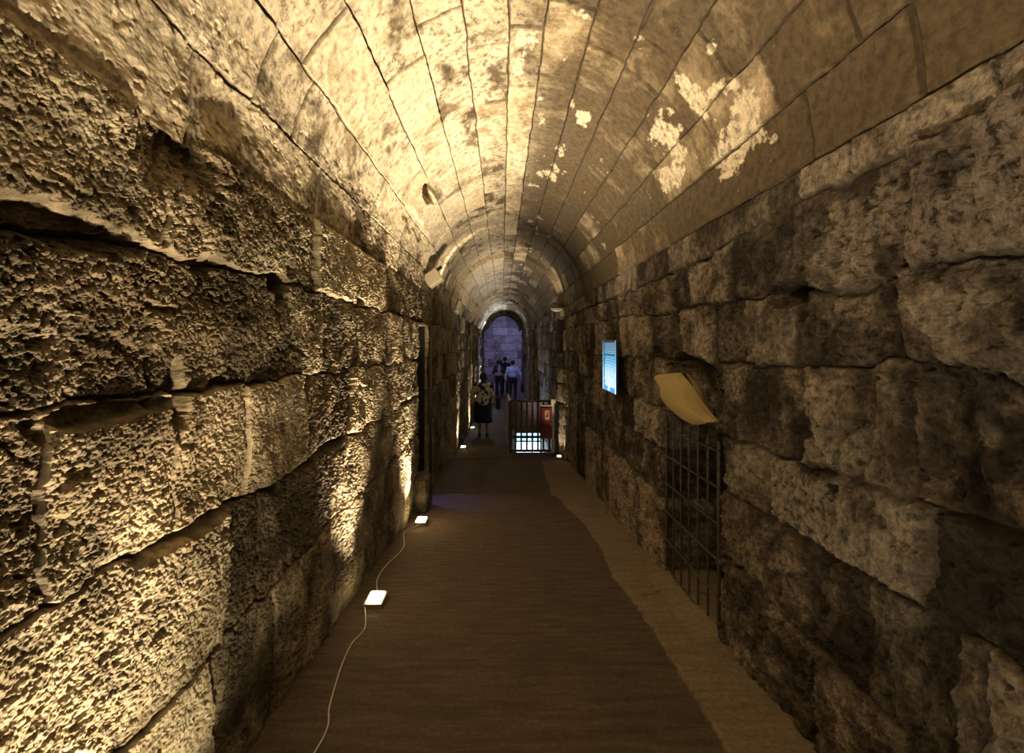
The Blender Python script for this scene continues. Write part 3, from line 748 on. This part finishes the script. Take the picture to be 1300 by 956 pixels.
for i, (yy, hh) in enumerate(((-0.02, 0.05), (0.0, 0.035), (0.03, 0.03))):
    bx(bm, (-0.0032, yy, 0.01 + hh / 2), (0.0016, 0.02, hh))
obj_bm('emblem', bm, mtext, sc)
for yy, ww in ((-0.32, 0.02), (0.325, 0.012)):
    bm = bmesh.new(); bx(bm, (-0.003, yy, 0.275), (0.002, ww, 0.55)); obj_bm('edge_strip', bm, mtext, sc)

# ------------------------------------------------------------------ wall mounted fittings
M_cream = simple('cream_plastic', (0.60, 0.52, 0.36), 0.5, noise=0.08, scale=20)
fl_ = thing('wall_floodlight', 'small cream box floodlight at the left springing above the doorway', 'floodlight', (-0.90, 6.02, 0.80))
rotf = Matrix.Rotation(math.radians(-35), 3, 'Y')
bm = bmesh.new(); bx(bm, (0.03, 0, 0.03), (0.20, 0.20, 0.17), rot=rotf, bevel=0.01); obj_bm('housing', bm, M_cream, fl_)
bm = bmesh.new(); bx(bm, (-0.055, 0.0, -0.01), (0.10, 0.05, 0.03)); obj_bm('bracket', bm, M_iron, fl_)
bm = bmesh.new(); bx(bm, (0.075, 0, 0.135), (0.15, 0.16, 0.012), rot=rotf, bevel=0.003); obj_bm('front_glass', bm, simple('smoked_glass', (0.05, 0.04, 0.03), 0.15), fl_)

cp = thing('wall_lamp', 'rounded wall lamp above the pier at the stairwell, pale below', 'lamp', (1.04, 9.0, 0.69))
bm = bmesh.new(); ball(bm, (0.02, 0, 0.02), 0.15, 1.0, 0.6, 0.55); obj_bm('shell', bm, simple('brown_shell', (0.10, 0.07, 0.05), 0.5), cp, True)
bm = bmesh.new(); ball(bm, (0.02, 0, -0.03), 0.13, 1.0, 0.6, 0.42); obj_bm('diffuser', bm, simple('pale_diffuser', (0.75, 0.68, 0.5), 0.4), cp, True)
bm = bmesh.new(); bx(bm, (0.115, 0, -0.12), (0.07, 0.07, 0.10), bevel=0.01); obj_bm('junction_box', bm, M_cream, cp)

# pipe along the jamb of the doorway
M_pipe = simple('grey_conduit', (0.10, 0.09, 0.085), 0.5, 0.3, noise=0.3, scale=30)
bm = bmesh.new(); tube(bm, [(-0.925, 6.15, -1.92), (-0.925, 6.15, 0.25)], 0.02, 12)
tag(obj_bm('conduit_pipe', bm, M_pipe, smooth=True), 'thin grey conduit standing beside the dark doorway', 'pipe')

# broken stone block at the doorway foot
def rock(name, c, s, m, seed, n=26):
    bm = bmesh.new(); bmesh.ops.create_cube(bm, size=2.0)
    bmesh.ops.subdivide_edges(bm, edges=bm.edges, cuts=n, use_grid_fill=True)
    co = np.array([v.co[:] for v in bm.verts]); p = 5
    L_ = (np.abs(co) ** p).sum(1) ** (1 / p); co = co / L_[:, None]
    nn = 1 + 0.10 * fbm(co[:, 0] * 1.6 + co[:, 2] * 0.9 + 5, co[:, 1] * 1.6 - co[:, 2] * 1.1 + 9, seed, 3) + 0.035 * fbm(co[:, 0] * 9 + co[:, 2] * 5, co[:, 1] * 9 - co[:, 2] * 6, seed + 5, 4)
    co = co * nn[:, None] * np.array(s)
    for v, q in zip(bm.verts, co): v.co = q
    o = obj_bm(name, bm, m); o.location = c; return o
o = rock('stone_block', (-0.90, 5.27, float(zfloor(5.27)) + 0.18), (0.105, 0.22, 0.19), M_left, 4)
tag(o, 'squat broken stone block at the near foot of the left doorway', 'stone block')

# ------------------------------------------------------------------ FLOOR LIGHTS
M_lens = simple('lit_lens', (1, 0.9, 0.7), 0.3, emit=(1.0, 0.78, 0.45), es=14)
M_lbody = simple('steel_body', (0.35, 0.30, 0.22), 0.45, 0.6)
WARM = (1.0, 0.80, 0.54)
def spot(name, loc, power, col, size=110, blend=0.7, rot=(math.pi, 0, 0), rad=0.03):
    l = bpy.data.lights.new(name, 'SPOT'); l.energy = power; l.color = col; l.spot_size = math.radians(size); l.spot_blend = blend
    l.shadow_soft_size = rad; o = bpy.data.objects.new(name, l); C.objects.link(o); o.location = loc; o.rotation_euler = rot; return o
TL = 6
def floor_light(x, y, power, label, col=WARM, size=110, tilt=0, rot=0, wide=0, w=0.09, l=0.135, cover=0.05):
    z = float(zfloor(y)) + 0.004
    if x > 0.62: z += 0.0
    t = thing('floor_light', label, 'floor light', (x, y, z), rot, 'warm uplights along the foot of the walls')
    bm = bmesh.new()
    bx(bm, (0, 0, 0.016), (w + 0.03, l + 0.03, 0.032), bevel=0.004); obj_bm('housing', bm, M_lbody, t)
    bm = bmesh.new(); bx(bm, (0, 0, 0.035), (w, l, 0.008), bevel=0.002); obj_bm('lens', bm, M_lens, t)
    if power:
        if wide: spot('floor_light_spill', (x, y, z + 0.07), wide, col, 172, 0.3)
        s = spot('floor_light_beam', (x, y, z + 0.055), power, col, size, 1.0, (math.pi, math.radians(tilt), 0))
    return t
floor_light(-0.66, -0.60, 100, 'uplight behind the viewpoint beside the left wall', size=130, tilt=3, wide=16)
floor_light(-0.64, 1.0, 165, 'uplight below the frame beside the left wall', size=110, tilt=4, wide=16)
floor_light(-0.80, 3.0, 390, 'nearest glowing uplight on the floor, on the white cable', size=84, tilt=TL)
floor_light(-0.80, 4.70, 390, 'second glowing uplight on the floor, just before the left doorway', size=84, tilt=TL)
floor_light(-0.84, 10.3, 170, 'glowing uplight by the left wall nearer to the woman', size=80)
floor_light(-0.86, 13.9, 140, 'glowing uplight by the left wall right beside the woman', size=80)
floor_light(-0.86, 17.2, 170, 'uplight hidden behind the woman by the left wall', col=(0.95, 0.85, 0.8), size=80)
floor_light(-0.86, 20.6, 480, 'uplight hidden beyond the woman by the left wall', col=(0.8, 0.85, 1.0), size=80)
floor_light(1.09, 8.97, 60, 'glowing uplight at the foot of the right pier by the railing', size=95, w=0.07, l=0.07)

# other light of the place
def area(name, loc, rot, size, power, col, sy=None):
    l = bpy.data.lights.new(name, 'AREA'); l.energy = power; l.color = col; l.size = size
    if sy: l.shape = 'RECTANGLE'; l.size_y = sy
    o = bpy.data.objects.new(name, l); C.objects.link(o); o.location = loc; o.rotation_euler = rot; return o
spot('doorway_light', (-1.15, 5.85, -1.15), 9, (0.32, 0.24, 1.0), 55, 0.8, (math.radians(0), math.radians(-42), math.radians(-25)), 0.05)
spot('stairwell_glow', (0.72, 13.1, -2.7), 130, (0.66, 0.74, 1.0), 110, 0.8, Vector((0.42, -0.35, 1.3)).to_track_quat('-Z', 'Y').to_euler(), 0.15)
area('stairwell_daylight', (0.72, 13.3, -2.95), (math.radians(-75), 0, 0), 0.7, 14, (0.62, 0.78, 1.0), 0.5)
area('chamber_light', (0.2, 27.5, 2.1), (0, 0, 0), 1.5, 45, (0.46, 0.42, 1.0))
spot('blue_ceiling_spot', (0.2, 17.2, 1.35), 90, (0.40, 0.42, 1.0), 60, 0.8, (math.radians(48), 0, 0), 0.08)
spot('chamber_spot', (-0.75, 22.5, 1.0), 70, (0.75, 0.8, 1.0), 70, 0.6, (math.radians(62), 0, math.radians(155)))
spot('panel_lamp', (1.03, 4.84, -0.51), 3.0, (0.22, 0.42, 1.0), 150, 0.8, (math.pi, 0, 0), 0.05)
spot('floodlight_beam', (-0.74, 6.18, 0.93), 45, WARM, 75, 0.9, Vector((0.9, 3.4, 0.75)).to_track_quat('-Z', 'Y').to_euler(), 0.05)
spot('wall_lamp_beam', (0.98, 8.86, 0.80), 16, WARM, 120, 0.9, Vector((-0.25, 0.25, 1.0)).to_track_quat('-Z', 'Y').to_euler(), 0.04)
# unseen fill light added behind the viewpoint to lift the right wall
area('rear_fill_light', (-0.3, -3.4, 0.4), (math.radians(90), 0, 0), 1.5, 8.5, (1.0, 0.84, 0.68), 1.4)

# ------------------------------------------------------------------ CABLE
M_wire = simple('white_cable', (0.75, 0.70, 0.60), 0.4)
def fl(px, py):
    q = (py - 436 - F * 0.083) / 1.40; Y = F / q; return ((px - 637) / q, Y, float(zfloor(Y)) + 0.006)
pts = [fl(412, 935), fl(418, 900), fl(427, 867), fl(435, 843), fl(447, 818), fl(463, 799), (-0.845, 2.92, float(zfloor(2.92)) + 0.012)]
pts2 = [(-0.80, 3.075, float(zfloor(3.075)) + 0.012), fl(478, 742), fl(482, 730), fl(491, 718), fl(512, 696), fl(513, 677), fl(524, 671), (-0.805, 4.62, float(zfloor(4.62)) + 0.012)]
pts3 = [(-0.80, 4.78, float(zfloor(4.78)) + 0.012), fl(534, 657), fl(536, 655)]
def wire(name, pts, label):
    bm = bmesh.new(); tube(bm, smooth(pts), 0.0035, 8); return tag(obj_bm(name, bm, M_wire, smooth=True), label, 'cable')
wire('power_cable', [(-0.62, 1.0, float(zfloor(1.0)) + 0.006), (-0.72, 1.5, float(zfloor(1.5)) + 0.006)] + pts, 'white cable running from the bottom of the picture to the nearest floor light')
wire('power_cable', pts2, 'thin white cable on the floor between the two near floor lights')
wire('power_cable', pts3, 'short thin cable from the second floor light to the doorway')

# ------------------------------------------------------------------ PEOPLE
def cap(bm, a, b_, ra, rb, n=16):
    a = Vector(a); b_ = Vector(b_)
    pts = []; rr = []
    for i in range(5):
        t = i / 4; pts.append(a.lerp(b_, t)); rr.append(ra + (rb - ra) * t)
    tube(bm, pts, rr, n); ball(bm, a, ra, seg=n); ball(bm, b_, rb, seg=n)

def voxel(name, bm, m, parent, vs=0.010, smooth_it=3):
    o = obj_bm(name, bm, m, parent)
    md = o.modifiers.new('r', 'REMESH'); md.mode = 'VOXEL'; md.voxel_size = vs; md.use_smooth_shade = True
    s = o.modifiers.new('s', 'SMOOTH'); s.iterations = smooth_it; s.factor = 0.5
    dg = bpy.context.evaluated_depsgraph_get(); dg.update()
    me = bpy.data.meshes.new_from_object(o.evaluated_get(dg), depsgraph=dg)
    o.modifiers.clear(); old = o.data; o.data = me; bpy.data.meshes.remove(old)
    me.materials.clear(); me.materials.append(m)
    for p in me.polygons: p.use_smooth = True
    return o

M_skin = simple('skin', (0.42, 0.26, 0.18), 0.55)
M_hair = simple('dark_hair', (0.03, 0.02, 0.015), 0.6, noise=0.4, scale=60, bump=0.4)
M_shoe = simple('dark_shoes', (0.015, 0.013, 0.012), 0.5)

def person(label, loc, rz, scale, top, bottom, legs='trousers', build=1.0, stride=0.16, arms=((0.30, 0.05), (0.30, -0.08)), hair='short', hat=None, sleeves=1.0, vest=None, bag=None, longtop=0.0, group=None):
    """faces +Y; heights for a 1.72 m figure"""
    t = thing('person', label, 'person', loc, rz, group); t.scale = (scale,) * 3
    b = build
    hipL, hipR = Vector((-0.09 * b, 0, 0.92)), Vector((0.09 * b, 0, 0.92))
    knL, knR = Vector((-0.10, stride * 0.65, 0.50)), Vector((0.10, -stride * 0.15, 0.49))
    anL, anR = Vector((-0.10, stride * 0.9, 0.085)), Vector((0.10, -stride * 0.95, 0.10))
    shL, shR = Vector((-0.175 * b, 0, 1.40)), Vector((0.175 * b, 0, 1.40))
    (aL, fL), (aR, fR) = arms
    elL = Vector((-aL * 0.82, fL - 0.03, 1.13)); wrL = Vector((-aL * 0.88, fL + 0.06, 0.89))
    elR = Vector((aR * 0.82, fR - 0.03, 1.13)); wrR = Vector((aR * 0.88, fR + 0.06, 0.89))
    bm = bmesh.new()
    # trunk, neck, head
    ball(bm, (0, 0, 0.96), 0.15, 1.05 * b, 0.78 * b, 0.95); ball(bm, (0, 0.0, 1.12), 0.13, 1.05 * b, 0.80 * b, 1.2); ball(bm, (0, -0.005, 1.30), 0.165, 1.02 * b, 0.68 * b, 1.0)
    cap(bm, shL, shR, 0.055, 0.055); cap(bm, (0, -0.005, 1.40), (0, 0.015, 1.52), 0.056, 0.05)
    ball(bm, (0, 0.02, 1.625), 0.098, 0.80, 0.98, 1.0); ball(bm, (0, 0.035, 1.575), 0.07, 0.82, 0.9, 0.85)
    # face: nose, brow, lips, ears
    cap(bm, (0, 0.112, 1.635), (0, 0.132, 1.605), 0.010, 0.013, 8); ball(bm, (0, 0.098, 1.652), 0.03, 1.5, 0.5, 0.35, 12); ball(bm, (0, 0.102, 1.567), 0.02, 1.2, 0.5, 0.45, 12); ball(bm, (0, 0.095, 1.535), 0.022, 1, 0.8, 0.8, 12)
    for s in (-1, 1): ball(bm, (s * 0.080, 0.015, 1.615), 0.026, 0.4, 0.8, 1.2, 12)
    for hp, kn, an, s in ((hipL, knL, anL, -1), (hipR, knR, anR, 1)):
        cap(bm, hp, kn, 0.082 * b, 0.056); cap(bm, kn, kn.lerp(an, 0.35), 0.054, 0.056); cap(bm, kn.lerp(an, 0.35), an, 0.056, 0.036)
        cap(bm, an + Vector((0, -0.03, -0.045)), an + Vector((s * 0.01, 0.14, -0.055)), 0.036, 0.028)
    for sh, el, wr, s in ((shL, elL, wrL, -1), (shR, elR, wrR, 1)):
        cap(bm, sh, el, 0.048, 0.038); cap(bm, el, wr, 0.038, 0.026)
        d = (wr - el).normalized(); pm = wr + d * 0.045
        ball(bm, pm, 0.045, 0.45, 0.85, 1.05, 12)
        for i, (off, ln) in enumerate(((0.030, 0.062), (0.011, 0.070), (-0.010, 0.066), (-0.029, 0.052))):
            k0 = pm + d * 0.035 + Vector((0, off, 0)); k1 = k0 + d * ln * 0.5; k2 = k1 + d * ln * 0.5 + Vector((-s * 0.018, 0, 0))
            cap(bm, k0, k1, 0.0095, 0.009, 8); cap(bm, k1, k2, 0.009, 0.0078, 8)
        th0 = wr + d * 0.02 + Vector((0, 0.03, 0)); th1 = th0 + d * 0.03 + Vector((-s * 0.008, 0.03, 0)); th2 = th1 + d * 0.03 + Vector((-s * 0.008, 0.008, 0))
        cap(bm, th0, th1, 0.012, 0.010, 8); cap(bm, th1, th2, 0.010, 0.009, 8)
    voxel('body', bm, M_skin, t, 0.008, 2)
    # shoes
    for an, s in ((anL, -1), (anR, 1)):
        bm = bmesh.new(); cap(bm, an + Vector((0, -0.035, -0.05)), an + Vector((s * 0.012, 0.155, -0.058)), 0.044, 0.034)
        for v in bm.verts: v.co.z = max(v.co.z, an.z - 0.088)
        voxel('shoe', bm, M_shoe, t, 0.010, 1)
    # lower garment
    bm = bmesh.new()
    if legs == 'trousers':
        ball(bm, (0, 0, 0.96), 0.165, 1.05 * b, 0.80 * b, 0.85)
        for hp, kn, an in ((hipL, knL, anL), (hipR, knR, anR)):
            cap(bm, hp, kn, 0.10 * b, 0.072); cap(bm, kn, an + Vector((0, 0, 0.035)), 0.072, 0.056)
        voxel('trousers', bm, bottom, t, 0.012, 3)
    else:
        n = 40; prev = None
        for z, rx, ry in ((1.02, 0.155, 0.125), (0.92, 0.19, 0.155), (0.75, 0.20, 0.165), (0.55, 0.205, 0.175), (0.38, 0.215, 0.185)):
            ring = [bm.verts.new((rx * b * math.cos(a) * (1 + 0.03 * math.sin(6 * a) * (1.02 - z)), ry * b * math.sin(a) * (1 + 0.04 * math.sin(7 * a) * (1.02 - z)), z)) for a in [2 * math.pi * i / n for i in range(n)]]
            if prev:
                for i in range(n): bm.faces.new((prev[i], prev[(i + 1) % n], ring[(i + 1) % n], ring[i]))
            else: bm.faces.new(ring)
            prev = ring
        bm.faces.new(prev[::-1]); bmesh.ops.recalc_face_normals(bm, faces=bm.faces)
        obj_bm('skirt', bm, bottom, t, True)
    # upper garment
    bm = bmesh.new()
    ball(bm, (0, -0.005, 1.30), 0.180, 1.04 * b, 0.72 * b, 0.98); ball(bm, (0, 0, 1.12), 0.155, 1.05 * b, 0.84 * b, 1.15); cap(bm, shL, shR, 0.070, 0.070)
    cap(bm, (0, -0.002, 1.42), (0, 0.006, 1.465), 0.074, 0.062)
    if longtop: 
        ball(bm, (0, 0, 0.98), 0.185, 1.06 * b, 0.84 * b, 0.9); cap(bm, (0, 0, 0.90), (0, 0, 1.1), 0.17 * b, 0.16 * b)
    for sh, el, wr in ((shL, elL, wrL), (shR, elR, wrR)):
        cap(bm, sh, el, 0.066, 0.054)
        if sleeves > 0.6: cap(bm, el, el.lerp(wr, 0.88), 0.054, 0.040)
    if longtop:
        for v in bm.verts: v.co.z = max(v.co.z, 0.84)
    voxel('shirt' if not longtop else 'blouse', bm, top, t, 0.012, 3)
    if vest:
        bm = bmesh.new()
        for s in (-1, 1):
            ball(bm, (s * 0.10 * b, 0.0, 1.28), 0.155, 0.62, 0.86, 1.2); cap(bm, (s * 0.12, 0, 1.42), (s * 0.175, 0, 1.39), 0.082, 0.08)
            e = elL if s < 0 else elR; cap(bm, shL if s < 0 else shR, e, 0.073, 0.061)
        voxel('vest', bm, vest, t, 0.012, 3)
    # hair or hat
    bm = bmesh.new()
    ball(bm, (0, 0.000, 1.645), 0.108, 0.86, 0.98, 0.93)
    if hair == 'bob': ball(bm, (0, -0.035, 1.60), 0.092, 1.05, 0.8, 1.05)
    if hair == 'bushy': ball(bm, (0, -0.01, 1.66), 0.12, 1.1, 1.0, 0.85); ball(bm, (-0.05, -0.05, 1.62), 0.08); ball(bm, (0.05, -0.05, 1.62), 0.08)
    for v in bm.verts:
        if v.co.y > 0.065 and v.co.z < 1.685: v.co.y = 0.065
    voxel('hair', bm, M_hair, t, 0.010, 2)
    if hat:
        bm = bmesh.new(); ball(bm, (0, 0.005, 1.685), 0.115, 0.88, 1.0, 0.62); bx(bm, (0, 0.13, 1.675), (0.13, 0.10, 0.012), bevel=0.004)
        voxel('cap', bm, hat, t, 0.010, 2)
    return t, (wrL, wrR, shL, shR)

def bag_obj(name, label, loc, s, m, top_z, rz=0):
    t = thing(name, label, 'bag', loc, rz)
    bm = bmesh.new(); bx(bm, (0, 0, s[2] / 2), s, bevel=0.03); obj_bm('pouch', bm, m, t, True)
    bm = bmesh.new()
    pts = [(0, -s[1] * 0.35, s[2] * 0.92), (0, -s[1] * 0.25, s[2] + top_z * 0.7), (0, 0, s[2] + top_z), (0, s[1] * 0.25, s[2] + top_z * 0.7), (0, s[1] * 0.35, s[2] * 0.92)]
    tube(bm, smooth(pts), 0.010, 8); obj_bm('strap', bm, m, t, True)
    return t

# patterned blouse
mb, nt, b = mat('patterned_blouse'); N = nt.nodes; L = nt.links
tcn = N.new('ShaderNodeTexCoord'); n = N.new('ShaderNodeTexNoise'); n.inputs['Scale'].default_value = 9; n.inputs['Detail'].default_value = 2.5; L.new(tcn.outputs['Object'], n.inputs['Vector'])
r = N.new('ShaderNodeValToRGB'); r.color_ramp.interpolation = 'CONSTANT'; e = r.color_ramp.elements
e[0].position = 0; e[0].color = (0.03, 0.022, 0.02, 1); e[1].position = 0.47; e[1].color = (0.72, 0.64, 0.50, 1)
L.new(n.outputs['Fac'], r.inputs['Fac']); L.new(r.outputs['Color'], b.inputs['Base Color']); b.inputs['Roughness'].default_value = 0.8
M_black = simple('black_cloth', (0.012, 0.011, 0.012), 0.85)
M_navy = simple('dark_navy_cloth', (0.02, 0.02, 0.035), 0.85)
M_blue = simple('light_blue_shirt', (0.48, 0.56, 0.85), 0.75)
M_grey = simple('grey_shirt', (0.32, 0.30, 0.34), 0.8)
M_capm = simple('grey_cap', (0.35, 0.35, 0.30), 0.8)

WY = 13.0; FZ = -2.50
wom, j = person('woman in cream and black patterned blouse and long black skirt walking away', (-0.50, 12.75, float(zfloor(12.75))), 0.06, 0.985, mb, M_black, 'skirt', 1.22, 0.12, arms=((0.33, 0.0), (0.34, 0.02)), hair='bob', longtop=1)
bag_obj('shoulder_bag', 'black bag hanging at the right side of the woman in the patterned blouse', (-0.10, 12.80, float(zfloor(12.8)) + 0.72), (0.12, 0.28, 0.30), M_black, 0.20, 0.1)
person('man in a light blue shirt and dark trousers with his arm out to the right', (0.47, 20.4, -2.51), 0.0, 1.03, M_blue, M_black, 'trousers', 1.12, 0.16, arms=((0.32, 0.02), (0.42, 0.0)), hair='short')
bag_obj('hand_bag', 'black bag carried low by the man in the light blue shirt', (0.89, 20.46, -2.51 + 0.41), (0.14, 0.30, 0.34), M_black, 0.12, 0.0)
person('person in a grey shirt under a dark open jacket and a pale cap', (-0.12, 21.9, -2.51), 0.0, 1.0, M_grey, M_black, 'trousers', 1.0, 0.14, arms=((0.34, 0.0), (0.30, 0.0)), hair='bushy', hat=M_capm, vest=M_navy)
person('dark clothed person half hidden between the man and the capped person', (0.16, 23.3, -2.51), 0.0, 1.06, M_navy, M_black, 'trousers', 1.0, 0.14, hair='short')

# ------------------------------------------------------------------ CAMERA, WORLD
cam = bpy.data.cameras.new('camera'); co_ = bpy.data.objects.new('camera', cam); C.objects.link(co_)
co_.location = (0, 0, 0); co_.rotation_euler = (math.radians(90), 0, 0)
cam.sensor_width = 36; cam.lens = F / 1300 * 36; cam.shift_x = 13 / 1300; cam.shift_y = -42 / 1300; cam.clip_start = 0.02
bpy.context.scene.camera = co_
w = bpy.data.worlds.new('world'); bpy.context.scene.world = w; w.use_nodes = True
w.node_tree.nodes['Background'].inputs['Color'].default_value = (0, 0, 0, 1)
S = bpy.context.scene
S.view_settings.view_transform = 'Standard'; S.view_settings.look = 'None'; S.view_settings.gamma = 1; S.view_settings.use_curve_mapping = False
S.view_settings.exposure = 0.85
S.cycles.max_bounces = 8; S.cycles.diffuse_bounces = 5
